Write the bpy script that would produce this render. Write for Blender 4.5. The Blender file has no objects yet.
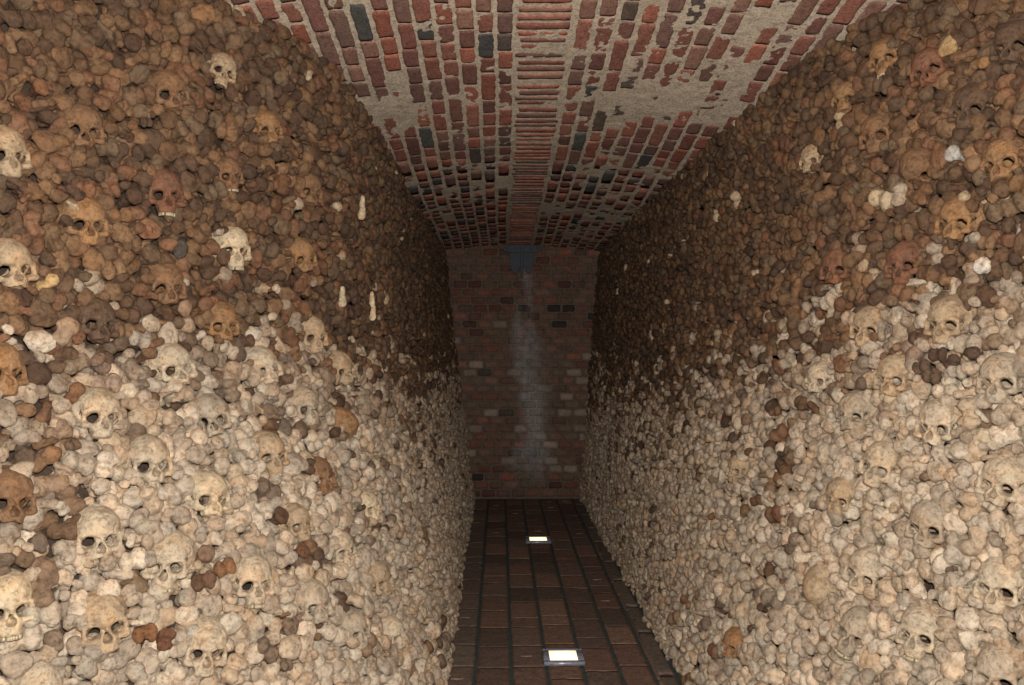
import bpy, math, random
import numpy as np
from mathutils import Vector, Matrix

# ------------------------------------------------------------------ camera, world, flash, exposure
F = 850.0                      # focal length in pixels of the 1024 x 685 frame
EYE = 1.5                      # eye height
VPX, VPY = 500.0, 345.0        # where the passage axis (+Y) meets the picture
scene = bpy.context.scene
COL = scene.collection
cam_d = bpy.data.cameras.new('camera')
cam_d.sensor_width = 36.0
cam_d.lens = 36.0 * F / 1024.0
cam_d.clip_start = 0.02
cam = bpy.data.objects.new('camera', cam_d)
cam.location = (0, 0, EYE)
cam.rotation_euler = (math.pi / 2 + math.atan((VPY - 342.5) / F), 0, -math.atan((512 - VPX) / F))
COL.objects.link(cam)
scene.camera = cam

world = bpy.data.worlds.new('world')
scene.world = world
world.use_nodes = True
world.node_tree.nodes['Background'].inputs[0].default_value = (0.9, 0.85, 0.8, 1)
world.node_tree.nodes['Background'].inputs[1].default_value = 0.005

flash_d = bpy.data.lights.new('camera_flash', 'POINT')
flash_d.energy = 600.0
flash_d.color = (1.0, 0.965, 0.93)
flash_d.shadow_soft_size = 0.014
flash = bpy.data.objects.new('camera_flash', flash_d)
flash.location = (0.045, 0.0, EYE + 0.17)
COL.objects.link(flash)

scene.view_settings.view_transform = 'Standard'
scene.view_settings.look = 'None'
scene.view_settings.gamma = 1.0
scene.view_settings.use_curve_mapping = False
scene.view_settings.exposure = 0.14

rng = np.random.default_rng(7)
random.seed(7)

# ------------------------------------------------------------------ colour and noise helpers
def lin(c):
    c = np.asarray(c, float) / 255.0
    return np.where(c <= 0.04045, c / 12.92, ((c + 0.055) / 1.055) ** 2.4)

def _hash(ix, iy, iz, seed):
    n = (ix * 374761393 + iy * 668265263 + iz * 2147483647 + seed * 974634777) & 0xffffffff
    n = ((n ^ (n >> 13)) * 1274126177) & 0xffffffff
    n = n ^ (n >> 16)
    return (n & 0xffff) / 65535.0

def vnoise(p, seed=0):
    p = np.asarray(p, float)
    i = np.floor(p).astype(np.int64); f = p - i; f = f * f * (3 - 2 * f)
    out = 0
    for dx in (0, 1):
        wx = f[..., 0] if dx else 1 - f[..., 0]
        for dy in (0, 1):
            wy = f[..., 1] if dy else 1 - f[..., 1]
            for dz in (0, 1):
                wz = f[..., 2] if dz else 1 - f[..., 2]
                out = out + wx * wy * wz * _hash(i[..., 0] + dx, i[..., 1] + dy, i[..., 2] + dz, seed)
    return out * 2 - 1

def fbm(p, seed=0, o=3):
    p = np.asarray(p, float); a = 1.0; s = 0; t = 0
    for k in range(o):
        s = s + a * vnoise(p * (2 ** k), seed + k); t += a; a *= 0.5
    return s / t

# ------------------------------------------------------------------ mesh helpers
def new_mesh(name, verts, faces, smooth=True, colors=None):
    verts = np.asarray(verts, np.float32)
    me = bpy.data.meshes.new(name)
    if isinstance(faces, np.ndarray) and faces.ndim == 2:
        nf, k = faces.shape
        me.vertices.add(len(verts)); me.vertices.foreach_set('co', verts.ravel())
        me.loops.add(nf * k); me.loops.foreach_set('vertex_index', faces.astype(np.int32).ravel())
        me.polygons.add(nf)
        me.polygons.foreach_set('loop_start', np.arange(0, nf * k, k, dtype=np.int32))
        me.update(calc_edges=True)
    else:
        me.from_pydata([tuple(map(float, v)) for v in verts], [], [tuple(f) for f in faces])
    if smooth:
        me.polygons.foreach_set('use_smooth', np.ones(len(me.polygons), bool))
    if colors is not None:
        ca = me.color_attributes.new('tone', 'FLOAT_COLOR', 'POINT')
        c = np.ones((len(verts), 4), np.float32); c[:, :3] = colors
        ca.data.foreach_set('color', c.ravel())
    me.update()
    return me

def link(name, me, mat=None, parent=None):
    o = bpy.data.objects.new(name, me)
    if mat is not None and me is not None and len(me.materials) == 0:
        me.materials.append(mat)
    COL.objects.link(o)
    if parent: o.parent = parent
    return o

def tag(o, label, cat, group=None, kind=None):
    o['label'] = label
    if cat: o['category'] = cat
    if group: o['group'] = group
    if kind: o['kind'] = kind
    return o

def structure(o):
    o['kind'] = 'structure'
    return o

class Pile:
    """collects pieces and builds them as one mesh"""
    def __init__(s): s.v = []; s.f = []; s.c = []; s.n = 0
    def add(s, v, f, c=(1, 1, 1)):
        v = np.asarray(v, float); f = np.asarray(f)
        s.v.append(v); s.f.append(f + s.n); s.n += len(v)
        cc = np.empty((len(v), 3)); cc[:] = c; s.c.append(cc)
    def mesh(s, name, smooth=True):
        return new_mesh(name, np.concatenate(s.v), np.concatenate(s.f), smooth, np.concatenate(s.c))

def box_vf(x0, x1, y0, y1, z0, z1, bev=0.0):
    """chamfered box, all quads (chamfer on the vertical and top edges)"""
    b = bev
    rings = []
    for (zz, ins) in ((z0, 0), (z1 - b, 0), (z1, b)):
        rings.append([(x0 + ins, y0 + ins, zz), (x1 - ins, y0 + ins, zz), (x1 - ins, y1 - ins, zz), (x0 + ins, y1 - ins, zz)])
    v = [p for r in rings for p in r]
    f = []
    for r in range(2):
        for k in range(4):
            a = r * 4 + k; c = r * 4 + (k + 1) % 4
            f.append((a, c, c + 4, a + 4))
    f.append((8, 9, 10, 11)); f.append((3, 2, 1, 0))
    return np.array(v, float), np.array(f)

# ------------------------------------------------------------------ signed-distance shapes (centimetres)
def ell(P, c, r):
    q = (P - np.array(c)) / np.array(r)
    k0 = np.linalg.norm(q, axis=-1); k1 = np.linalg.norm(q / np.array(r), axis=-1) + 1e-9
    return k0 * (k0 - 1.0) / k1
def cap(P, a, b, r0, r1=None):
    a = np.array(a, float); b = np.array(b, float); r1 = r0 if r1 is None else r1
    t = np.clip(((P - a) @ (b - a)) / ((b - a) @ (b - a)), 0, 1)
    return np.linalg.norm(P - a - t[..., None] * (b - a), axis=-1) - (r0 + (r1 - r0) * t)
def su(a, b, k):
    h = np.clip(0.5 + 0.5 * (b - a) / k, 0, 1)
    return b * (1 - h) + a * h - k * h * (1 - h)
def ss(a, b, k):               # a minus b, smooth
    h = np.clip(0.5 - 0.5 * (a + b) / k, 0, 1)
    return a * (1 - h) - b * h + k * h * (1 - h)

def net(fn, lo, hi, step):
    ax = [np.arange(l, h + step, step) for l, h in zip(lo, hi)]
    G = np.stack(np.meshgrid(*ax, indexing='ij'), -1)
    V = fn(G)
    V[V == 0] = 1e-6
    S = V < 0
    cs = np.array(V.shape) - 1
    acc = np.zeros(tuple(cs) + (3,)); cnt = np.zeros(tuple(cs))
    corner = [(i, j, k) for i in (0, 1) for j in (0, 1) for k in (0, 1)]
    def sub(A, c): return A[c[0]:c[0] + cs[0], c[1]:c[1] + cs[1], c[2]:c[2] + cs[2]]
    for a in corner:
        for d in range(3):
            if a[d] == 0:
                b = list(a); b[d] = 1
                va, vb = sub(V, a), sub(V, b)
                m = (va < 0) != (vb < 0)
                t = np.where(m, va / (va - vb + 1e-12), 0)
                p = np.zeros(tuple(cs) + (3,)); p[..., 0] = a[0]; p[..., 1] = a[1]; p[..., 2] = a[2]
                p[..., d] = t
                acc += p * m[..., None]; cnt += m
    use = cnt > 0
    idx = -np.ones(tuple(cs), int); idx[use] = np.arange(use.sum())
    ijk = np.argwhere(use)
    verts = (ijk + acc[use] / cnt[use][:, None]) * step + np.array([a[0] for a in ax])
    faces = []
    for d in range(3):
        u, w = (d + 1) % 3, (d + 2) % 3
        sa = [slice(None)] * 3; sb = [slice(None)] * 3
        sa[d] = slice(0, -1); sb[d] = slice(1, None)
        m = S[tuple(sa)] != S[tuple(sb)]
        pts = np.argwhere(m)
        pts = pts[(pts[:, u] > 0) & (pts[:, w] > 0) & (pts[:, u] < cs[u]) & (pts[:, w] < cs[w]) & (pts[:, d] < cs[d])]
        if len(pts) == 0: continue
        ins = S[tuple(pts.T)]
        def cell(du, dw):
            q = pts.copy(); q[:, u] += du; q[:, w] += dw
            return idx[tuple(q.T)]
        q = np.stack([cell(-1, -1), cell(0, -1), cell(0, 0), cell(-1, 0)], 1)
        q = np.where(ins[:, None], q, q[:, ::-1])
        faces.append(q)
    return verts, np.concatenate(faces)

def rough(fn, amp, freq, seed):
    def g(P):
        Q = P.copy(); Q[..., 2] = np.where(P[..., 2] > -4, P[..., 2] * 1.28, P[..., 2] - 1.12)      # worn, flattened ends
        return fn(Q) + amp * fbm(P * freq + 31.7 * seed, seed, 3)
    return g

# bones: local +z points out of the wall, the shaft runs back into it
def thigh_knees(a, b, n):
    def f(P):
        d = ell(P, (a, 0, -2.7), (1.95, 3.0, 2.8)); d = su(d, ell(P, (-a, 0.2, -2.5), (1.8, 2.7, 2.6)), 0.15 * n)
        d = su(d, ell(P, (0, b, -3.6), (2.6, 2.2, 2.3)), 0.6)
        return su(d, cap(P, (0, .3, -4.5), (0, .3, -12.5), 2.1, 1.3), 0.9)
    return f
def thigh_head(dx, rr):
    def f(P):
        d = np.linalg.norm(P - np.array((1.3, 0, -rr)), axis=-1) - rr
        d = ss(d, np.linalg.norm(P - np.array((1.6, 0.1, 0.15)), axis=-1) - 0.45, 0.3)
        t = ell(P, (-dx, .2, -3.9), (1.8, 2.0, 2.4))
        t = su(t, cap(P, (1.2, 0, -3), (-1.5, 0, -5), 1.4), 0.8)
        t = su(t, cap(P, (-1.4, 0, -5), (-1.2, 0, -12.5), 1.9, 1.3), 0.8)
        return su(d, t, 0.35)
    return f
def shin_top(w, k):
    def f(P):
        d = ell(P, (0, 0, -1.7), (w, 2.7, 1.7)); d = su(d, ell(P, (0, -1.7, -2.6), (1.6, 1.6, 1.8)), 0.6)
        d = ss(d, ell(P, (w * .48, .2, 0.5), (1.3, 1.7, 0.75)), 0.4)
        d = ss(d, ell(P, (-w * .48, .2, 0.5), (1.3, 1.7, 0.7)), 0.4)
        return su(d, cap(P, (0, -.2, -3), (0, -.3, -12.5), 2.2, 1.2), 1.0)
    return f
def shin_low():
    def f(P):
        d = ell(P, (0, 0, -1.9), (2.4, 2.1, 1.9)); d = su(d, ell(P, (2.0, .2, -1.3), (.95, 1.2, 1.5)), .35)
        d = ss(d, ell(P, (-.4, 0, 0.4), (1.5, 1.2, .6)), .3)
        return su(d, cap(P, (0, 0, -3), (0, 0, -12), 1.7, 1.1), .8)
    return f
def arm_head(rr):
    def f(P):
        d = np.linalg.norm(P - np.array((.4, 0, -rr)), axis=-1) - rr
        d = su(d, ell(P, (-1.9, .5, -2.7), (1.15, 1.5, 1.6)), .3)
        d = su(d, ell(P, (-.8, 1.7, -2.8), (.8, .8, 1.2)), .3)
        return su(d, cap(P, (0, 0, -3.5), (0, 0, -12), 1.7, 1.05), .8)
    return f
def arm_low():
    def f(P):
        d = cap(P, (-2.4, 0, -1.5), (-.2, 0, -1.3), 1.35, .95); d = su(d, np.linalg.norm(P - np.array((1.5, 0, -1.3)), axis=-1) - 1.25, .35)
        d = su(d, ell(P, (2.6, -.2, -2.3), (.9, .8, 1.2)), .3)
        d = su(d, ell(P, (0, 0, -3.1), (2.4, 1.1, 1.7)), .6)
        return su(d, cap(P, (0, 0, -4), (0, 0, -12), 1.3, 1.0), .8)
    return f
SHAPES = {
    'thigh_bone': [(thigh_knees(2.15, .5, 1), 'twin-knobbed', 3.45), (thigh_knees(1.75, .1, 2.2), 'blunt two-lobed', 3.2),
                   (thigh_head(2.3, 2.35), 'ball-headed', 2.9), (thigh_head(1.7, 2.6), 'round-headed', 2.9)],
    'shin_bone': [(shin_top(3.7, 0), 'flat-topped', 3.2), (shin_top(3.1, 1), 'flat oval-topped', 2.95), (shin_low(), 'small cupped', 2.3)],
    'upper_arm_bone': [(arm_head(2.35), 'round-domed', 2.6), (arm_head(2.1), 'small domed', 2.35), (arm_low(), 'spool-shaped', 2.2)],
}
KINDS = list(SHAPES)
LOD = []          # LOD[level][kind][shape] = (verts metres, faces)
for step, deep in ((0.50, -12.5), (0.66, -7.5), (0.95, -6.5), (1.3, -6.0)):     # the bones of the heap are cut short behind their neighbours
    L_ = {}
    for ki, k in enumerate(KINDS):
        L_[k] = []
        for si, (fn, nm, rad) in enumerate(SHAPES[k]):
            g = rough(fn, 0.58, 0.95, 3 + ki * 5 + si)
            v, q = net(lambda P: np.maximum(g(P), deep + .2 - P[..., 2]), (-4.8, -4.2, deep - 1.5), (4.8, 4.2, 1.0), step)
            L_[k].append((v * 0.01, q))
    LOD.append(L_)

# ------------------------------------------------------------------ the plan of the passage: wall position by depth and height
ZT = np.array([1.7, 2.2, 2.5, 2.85, 3.2, 3.5, 3.75, 4.0, 4.5, 5.0, 6.0, 8.3, 8.6])
HT = np.array([0, .6, 1.5, 2.65, 3.1])
LEFT = np.array([
    [1.75, 1.25, .85, .42, .27, .22, .21, .22, .225, .23, .24, .245, .245],
    [1.95, 1.45, 1.10, .70, .54, .46, .42, .40, .38, .36, .34, .33, .33],
    [2.15, 1.75, 1.50, 1.28, 1.06, .86, .74, .67, .60, .55, .50, .44, .44],
    [2.35, 1.95, 1.70, 1.38, 1.05, .86, .75, .69, .65, .62, .59, .56, .56],
    [2.40, 2.0, 1.75, 1.42, 1.10, .90, .79, .73, .68, .65, .61, .58, .58]])
RIGHT = np.array([
    [1.75, 1.45, 1.22, 1.02, .88, .81, .79, .79, .79, .79, .785, .784, .784],
    [1.95, 1.70, 1.48, 1.30, 1.15, 1.05, .99, .95, .91, .88, .85, .83, .83],
    [2.20, 1.95, 1.75, 1.54, 1.38, 1.28, 1.22, 1.17, 1.09, 1.02, .95, .90, .90],
    [2.45, 2.20, 1.95, 1.70, 1.52, 1.38, 1.30, 1.24, 1.16, 1.10, 1.02, .98, .98],
    [2.50, 2.25, 2.00, 1.75, 1.56, 1.42, 1.34, 1.28, 1.2, 1.13, 1.05, 1.0, 1.0]])
ZG = np.linspace(1.7, 8.6, 277); HG = np.linspace(0, 3.1, 125)
def make_grid(T):
    A = np.array([np.interp(ZG, ZT, row) for row in T])
    B = np.array([np.interp(HG, HT, A[:, i]) for i in range(len(ZG))])      # [Z, H]
    def blur(M, n, axis):
        k = np.hanning(n + 2)[1:-1]; k /= k.sum()
        pad = [(0, 0), (0, 0)]; pad[axis] = (n // 2, n // 2)
        return np.apply_along_axis(lambda r: np.convolve(r, k, 'valid'), axis, np.pad(M, pad, 'edge'))
    return blur(blur(B, 17, 0), 15, 1)
GRID = {-1: make_grid(LEFT), 1: make_grid(RIGHT)}
def wallL(side, Z, H):
    G = GRID[side]
    a = np.clip((np.asarray(Z, float) - 1.7) / (ZG[1] - ZG[0]), 0, len(ZG) - 1.001); b = np.clip(np.asarray(H, float) / (HG[1] - HG[0]), 0, len(HG) - 1.001)
    i = a.astype(int); j = b.astype(int); fa = a - i; fb = b - j
    return (G[i, j] * (1 - fa) + G[i + 1, j] * fa) * (1 - fb) + (G[i, j + 1] * (1 - fa) + G[i + 1, j + 1] * fa) * fb
def wallP(side, Z, H):
    Z = np.asarray(Z, float); H = np.asarray(H, float)
    return np.stack([side * wallL(side, Z, H), Z, H], -1)
def wallN(side, Z, H):
    e = 0.06
    dz = wallP(side, Z + e, H) - wallP(side, Z - e, H); dh = wallP(side, Z, H + e) - wallP(side, Z, H - e)
    n = np.cross(dh, dz) * side
    n /= np.linalg.norm(n, axis=-1)[..., None]
    return n        # into the passage
_n = wallN(-1, 6.0, 1.0)
NS = 1 if _n[0] > 0 else -1
_n = wallN(1, 6.0, 1.0)
NS2 = 1 if _n[0] < 0 else -1
def normal(side, Z, H): return wallN(side, Z, H) * (NS if side < 0 else NS2)

HCZ = np.array([1.5, 1.9, 2.5, 3.3, 4.0, 4.8, 6.0, 8.3, 8.7]); HCV = np.array([1.56, 1.53, 1.47, 1.385, 1.275, 1.155, 1.05, .975, .97])
CROWN = 0.19
def ceil_h(x, Z):
    d = np.abs(np.asarray(x, float) - CROWN)
    k = np.interp(Z, [3.0, 5.5], [.035, .10])
    return EYE + np.interp(Z, HCZ, HCV) - k * d ** 2 - 0.05 * np.maximum(d - 0.9, 0) ** 2

def hit(side, px, py):
    """where the sight line through a photo pixel meets the bone face of a wall: (Z, H)"""
    Z = np.linspace(1.8, 8.5, 1400)
    x = (px - VPX) / F * Z; h = EYE - (py - VPY) / F * Z
    out = side * x >= wallL(side, Z, np.clip(h, 0, 3.1))
    i = int(np.argmax(out)) if out.any() else len(Z) - 1
    return float(Z[i]), float(h[i])

# ------------------------------------------------------------------ materials
class NT:
    def __init__(s, name):
        s.m = bpy.data.materials.new(name); s.m.use_nodes = True
        s.t = s.m.node_tree; s.n = s.t.nodes; s.b = s.n['Principled BSDF']
    def node(s, t, **kw):
        n = s.n.new(t)
        for k, v in kw.items():
            if k in n.inputs.keys() if hasattr(n.inputs, 'keys') else False: n.inputs[k].default_value = v
            else: setattr(n, k, v)
        return n
    def l(s, a, b): s.t.links.new(a, b)
    def noise(s, vec, scale, detail=4, rough=.55):
        n = s.node('ShaderNodeTexNoise'); n.inputs['Scale'].default_value = scale
        n.inputs['Detail'].default_value = detail; n.inputs['Roughness'].default_value = rough
        s.l(vec, n.inputs['Vector']); return n.outputs['Fac']
    def ramp(s, fac, stops):
        r = s.node('ShaderNodeValToRGB'); e = r.color_ramp.elements
        while len(e) < len(stops): e.new(0.5)
        for q, (p, c) in zip(e, stops): q.position = p; q.color = (*c, 1)
        s.l(fac, r.inputs['Fac']); return r.outputs['Color']
    def mix(s, a, b, fac, mode='MULTIPLY'):
        n = s.node('ShaderNodeMix'); n.data_type = 'RGBA'; n.blend_type = mode
        for sock, v in ((n.inputs[0], fac), (n.inputs[6], a), (n.inputs[7], b)):
            if isinstance(v, (int, float)): sock.default_value = v
            elif isinstance(v, tuple): sock.default_value = (*v, 1)
            else: s.l(v, sock)
        return n.outputs[2]
    def bump(s, fac, strength, dist):
        n = s.node('ShaderNodeBump'); n.inputs['Strength'].default_value = strength; n.inputs['Distance'].default_value = dist
        s.l(fac, n.inputs['Height']); s.l(n.outputs['Normal'], s.b.inputs['Normal'])

def bone_mat(name, from_object):
    t = NT(name)
    tc = t.node('ShaderNodeTexCoord')
    if from_object:
        oi = t.node('ShaderNodeObjectInfo'); base = oi.outputs['Color']
        ad = t.node('ShaderNodeVectorMath'); ad.operation = 'ADD'
        t.l(tc.outputs['Object'], ad.inputs[0])
        cm = t.node('ShaderNodeVectorMath'); cm.operation = 'SCALE'; cm.inputs['Scale'].default_value = 9.0
        t.l(oi.outputs['Location'], cm.inputs[0]); t.l(cm.outputs[0], ad.inputs[1]); vec = ad.outputs[0]
    else:
        at = t.node('ShaderNodeAttribute'); at.attribute_name = 'tone'; base = at.outputs['Color']; vec = tc.outputs['Object']
    a = t.ramp(t.noise(vec, 34, 5, .6), [(.30, (.60, .55, .50)), (.48, (.93, .91, .89)), (.66, (1.12, 1.09, 1.05))])
    b = t.ramp(t.noise(vec, 85, 5, .7), [(.36, (.50, .42, .34)), (.47, (.97, .97, .97)), (.66, (1.16, 1.14, 1.10))])
    c = t.ramp(t.noise(vec, 15, 2, .5), [(.34, (1.08, .95, .84)), (.54, (1, 1, 1)), (.7, (.95, .98, 1.0))])
    col = t.mix(t.mix(t.mix(base, a, 1.0), b, 0.8), c, 0.8)
    t.l(col, t.b.inputs['Base Color'])
    t.b.inputs['Roughness'].default_value = .58
    t.b.inputs['Specular IOR Level'].default_value = .28
    t.bump(t.noise(vec, 60, 6, .72), 1.0, .016)
    return t.m
M_BONE = bone_mat('aged_bone', True)
M_BONE_HEAP = bone_mat('aged_bone_heap', False)

t = NT('dry_teeth'); tc = t.node('ShaderNodeTexCoord')
t.l(t.ramp(t.noise(tc.outputs['Object'], 200, 3), [(.3, tuple(lin((138, 120, 92)))), (.6, tuple(lin((180, 164, 134))))]), t.b.inputs['Base Color'])
t.b.inputs['Roughness'].default_value = .35
M_TEETH = t.m

t = NT('packed_earth'); tc = t.node('ShaderNodeTexCoord')
t.l(t.ramp(t.noise(tc.outputs['Object'], 14, 6), [(.3, tuple(lin((38, 28, 20)))), (.7, tuple(lin((66, 50, 37))))]), t.b.inputs['Base Color'])
t.b.inputs['Roughness'].default_value = .95
t.bump(t.noise(tc.outputs['Object'], 60, 6), .8, .02)
M_EARTH = t.m

def masonry_mat(name, grain=420, spots=True, amt=.8):
    t = NT(name); tc = t.node('ShaderNodeTexCoord')
    at = t.node('ShaderNodeAttribute'); at.attribute_name = 'tone'
    a = t.ramp(t.noise(tc.outputs['Object'], 28, 6, .62), [(.28, (.66, .64, .62)), (.5, (.96, .95, .94)), (.72, (1.16, 1.14, 1.1))])
    b = t.ramp(t.noise(tc.outputs['Object'], grain, 4, .75), [(.34, (.34, .32, .31)), (.46, (.92, .92, .92)), (.66, (1.3, 1.27, 1.22))])
    t.l(t.mix(t.mix(at.outputs['Color'], a, .9), b, amt), t.b.inputs['Base Color'])
    t.b.inputs['Roughness'].default_value = .9
    t.b.inputs['Specular IOR Level'].default_value = .2
    t.bump(t.noise(tc.outputs['Object'], 150, 6, .7), .7, .006)
    return t.m
M_VAULT = masonry_mat('vault_brick_and_mortar', 95, amt=1.0)
M_ENDWALL = masonry_mat('end_wall_brick', 90, amt=.5)
M_FLOOR = masonry_mat('floor_brick', 70, amt=.9)

t = NT('dark_metal'); tc = t.node('ShaderNodeTexCoord')
t.l(t.ramp(t.noise(tc.outputs['Object'], 25, 5), [(.3, tuple(lin((28, 32, 39)))), (.7, tuple(lin((44, 50, 60))))]), t.b.inputs['Base Color'])
t.b.inputs['Roughness'].default_value = .6; t.b.inputs['Metallic'].default_value = .15
M_DARKMETAL = t.m
t = NT('brushed_steel'); tc = t.node('ShaderNodeTexCoord')
t.l(t.ramp(t.noise(tc.outputs['Object'], 90, 4), [(.3, tuple(lin((120, 124, 140)))), (.7, tuple(lin((170, 172, 186))))]), t.b.inputs['Base Color'])
t.b.inputs['Roughness'].default_value = .45; t.b.inputs['Metallic'].default_value = .35
M_STEEL = t.m
t = NT('lit_glass'); tc = t.node('ShaderNodeTexCoord')
t.b.inputs['Base Color'].default_value = (.9, .85, .7, 1)
g = t.node('ShaderNodeTexGradient'); g.gradient_type = 'SPHERICAL'
mp = t.node('ShaderNodeMapping'); mp.inputs['Scale'].default_value = (11, 11, 1); t.l(tc.outputs['Object'], mp.inputs['Vector']); t.l(mp.outputs[0], g.inputs[0])
t.l(t.ramp(g.outputs['Fac'], [(0, (1.0, .70, .32)), (.6, (1.0, .91, .66))]), t.b.inputs['Emission Color'])
t.b.inputs['Emission Strength'].default_value = 1.25
M_GLOW = t.m

# ------------------------------------------------------------------ room shell
# earth behind the bones
def backing(side, name):
    Zs = np.linspace(1.9, 8.5, 90); Hs = np.linspace(-.05, 3.1, 60)
    Zm, Hm = np.meshgrid(Zs, Hs, indexing='ij')
    P = wallP(side, Zm, Hm); N = normal(side, Zm, Hm)
    P = P - N * 0.175
    P[..., 1] = Zm; P[..., 2] = Hm
    v = P.reshape(-1, 3); n2 = len(Hs)
    i, j = np.meshgrid(np.arange(len(Zs) - 1), np.arange(n2 - 1), indexing='ij')
    a = (i * n2 + j).ravel()
    f = np.stack([a, a + n2, a + n2 + 1, a + 1], 1)
    if side > 0: f = f[:, ::-1]
    # outer skin so the wall is solid
    w = v.copy(); w[:, 0] = side * 3.3
    m = len(v)
    border = []
    nz = len(Zs)
    loop = [k for k in range(n2)] + [q * n2 + n2 - 1 for q in range(1, nz)] + [(nz - 1) * n2 + k for k in range(n2 - 2, -1, -1)] + [q * n2 for q in range(nz - 2, 0, -1)]
    loop = np.array(loop); nx = np.roll(loop, -1)
    rim = np.stack([loop, nx, nx + m, loop + m], 1)
    if side < 0: rim = rim[:, ::-1]
    me = new_mesh(name, np.concatenate([v, w]), np.concatenate([f, f[:, ::-1] + m, rim]))
    return structure(link(name, me, M_EARTH))
backing(-1, 'wall_left'); backing(1, 'wall_right')

def brick_block(w, l, t, nu, nv, seed, edge=.004, top=.002, drop=.0035):
    """a worn brick: top face grid nu x nv at z=0 with ragged outline, sides going down t. local x width, y length"""
    us = np.linspace(-.5, .5, nu); vs = np.linspace(-.5, .5, nv)
    U, V = np.meshgrid(us, vs, indexing='ij')
    X = U * w; Y = V * l
    P = np.stack([X * 40 + seed * 3.1, Y * 40 + seed * 1.7, np.full_like(X, seed * 2.3)], -1)
    X = X + edge * vnoise(P, 1) * (np.abs(U) * 2); Y = Y + edge * vnoise(P + 9, 2) * (np.abs(V) * 2)
    rim = (np.maximum(np.abs(U), 0) > .49) | (np.abs(V) > .49)
    Z = top * vnoise(P * .8 + 5, 3) - rim * drop
    # round the corners in
    cor = (np.abs(U) > .49) & (np.abs(V) > .49)
    X = np.where(cor, X - np.sign(U) * .0028, X); Y = np.where(cor, Y - np.sign(V) * .0022, Y)
    v = np.stack([X, Y, Z], -1).reshape(-1, 3)
    i, j = np.meshgrid(np.arange(nu - 1), np.arange(nv - 1), indexing='ij'); a = (i * nv + j).ravel()
    f = np.stack([a, a + nv, a + nv + 1, a + 1], 1)
    loop = [k for k in range(nv)] + [q * nv + nv - 1 for q in range(1, nu)] + [(nu - 1) * nv + k for k in range(nv - 2, -1, -1)] + [q * nv for q in range(nu - 2, 0, -1)]
    loop = np.array(loop); m = len(v)
    low = v[loop].copy(); low[:, 2] = -t
    k = np.arange(len(loop)); kn = np.roll(k, -1)
    side = np.stack([loop[k], loop[kn], m + kn, m + k], 1)
    return np.concatenate([v, low]), np.concatenate([f, side])

# vault
REDS = [lin(c) * .92 + .026 for c in ((142, 88, 70), (132, 80, 64), (150, 96, 76), (124, 80, 68), (140, 100, 82), (120, 86, 74), (154, 90, 68))]
DARKS = [lin(c) for c in ((86, 84, 80), (98, 86, 78), (104, 88, 76), (76, 75, 73))]
MORT = lin((192, 176, 155))
def lerp3(a, b, t): return a * (1 - t) + b * t
vault = Pile()
def vault_put(v, f, c):
    """v: x lateral, y along passage, z = height over the vault surface, positive into the passage"""
    x = v[:, 0]; y = v[:, 1]
    e = .01
    z0 = ceil_h(x, y)
    sx = (ceil_h(x + e, y) - ceil_h(x - e, y)) / (2 * e)
    n = np.stack([sx, np.zeros_like(x), -np.ones_like(x)], 1); n /= np.linalg.norm(n, axis=1)[:, None]
    P = np.stack([x, y, z0], 1) + n * v[:, 2:3]
    vault.add(P, f[:, ::-1], c)
XS = np.arange(-2.3, 2.5, .0125); YS = np.arange(1.75, 8.52, .0135)
Xm, Ym = np.meshgrid(XS, YS, indexing='ij')
q = np.stack([Xm, Ym, np.zeros_like(Xm)], -1)
def smear(x, y):        # where the mortar is smeared over the bricks
    q = np.stack([np.asarray(x, float), np.asarray(y, float) * .8, np.zeros_like(np.asarray(x, float))], -1)
    s = fbm(q * 2.3 + 4.2, 60, 3) * 1.1
    s = s + .55 * np.exp(-((q[..., 0] - .85) / .33) ** 2) * np.exp(-((q[..., 1] - 3.0) / 1.6) ** 2)
    s = s + .34 * np.exp(-((q[..., 0] + .50) / .18) ** 2) * np.exp(-((q[..., 1] - 3.5) / 1.0) ** 2)
    s = s - .35 * (np.abs(q[..., 0] - CROWN) < .13)
    return s
sm = smear(Xm, Ym)
hz = .0026 * fbm(q * 30, 11, 3) + .0035 * fbm(q * 9, 14, 2) + .0045 * np.clip(sm, -.6, .9) - .0034 + .0012 * vnoise(q * 75, 21)
hz = hz - .05 * (YS[None, :] > 8.45)
v = np.stack([Xm, Ym, hz], -1).reshape(-1, 3)
i, j = np.meshgrid(np.arange(len(XS) - 1), np.arange(len(YS) - 1), indexing='ij'); a = (i * len(YS) + j).ravel()
mc = MORT[None, :] * (1 + .10 * fbm(q * 5, 33, 3).reshape(-1, 1)) * (1 - .12 * np.clip(-sm.reshape(-1, 1), 0, 1))
vault_put(v, np.stack([a, a + len(YS), a + len(YS) + 1, a + 1], 1), mc)
seed = 0
pitch = .085
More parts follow.
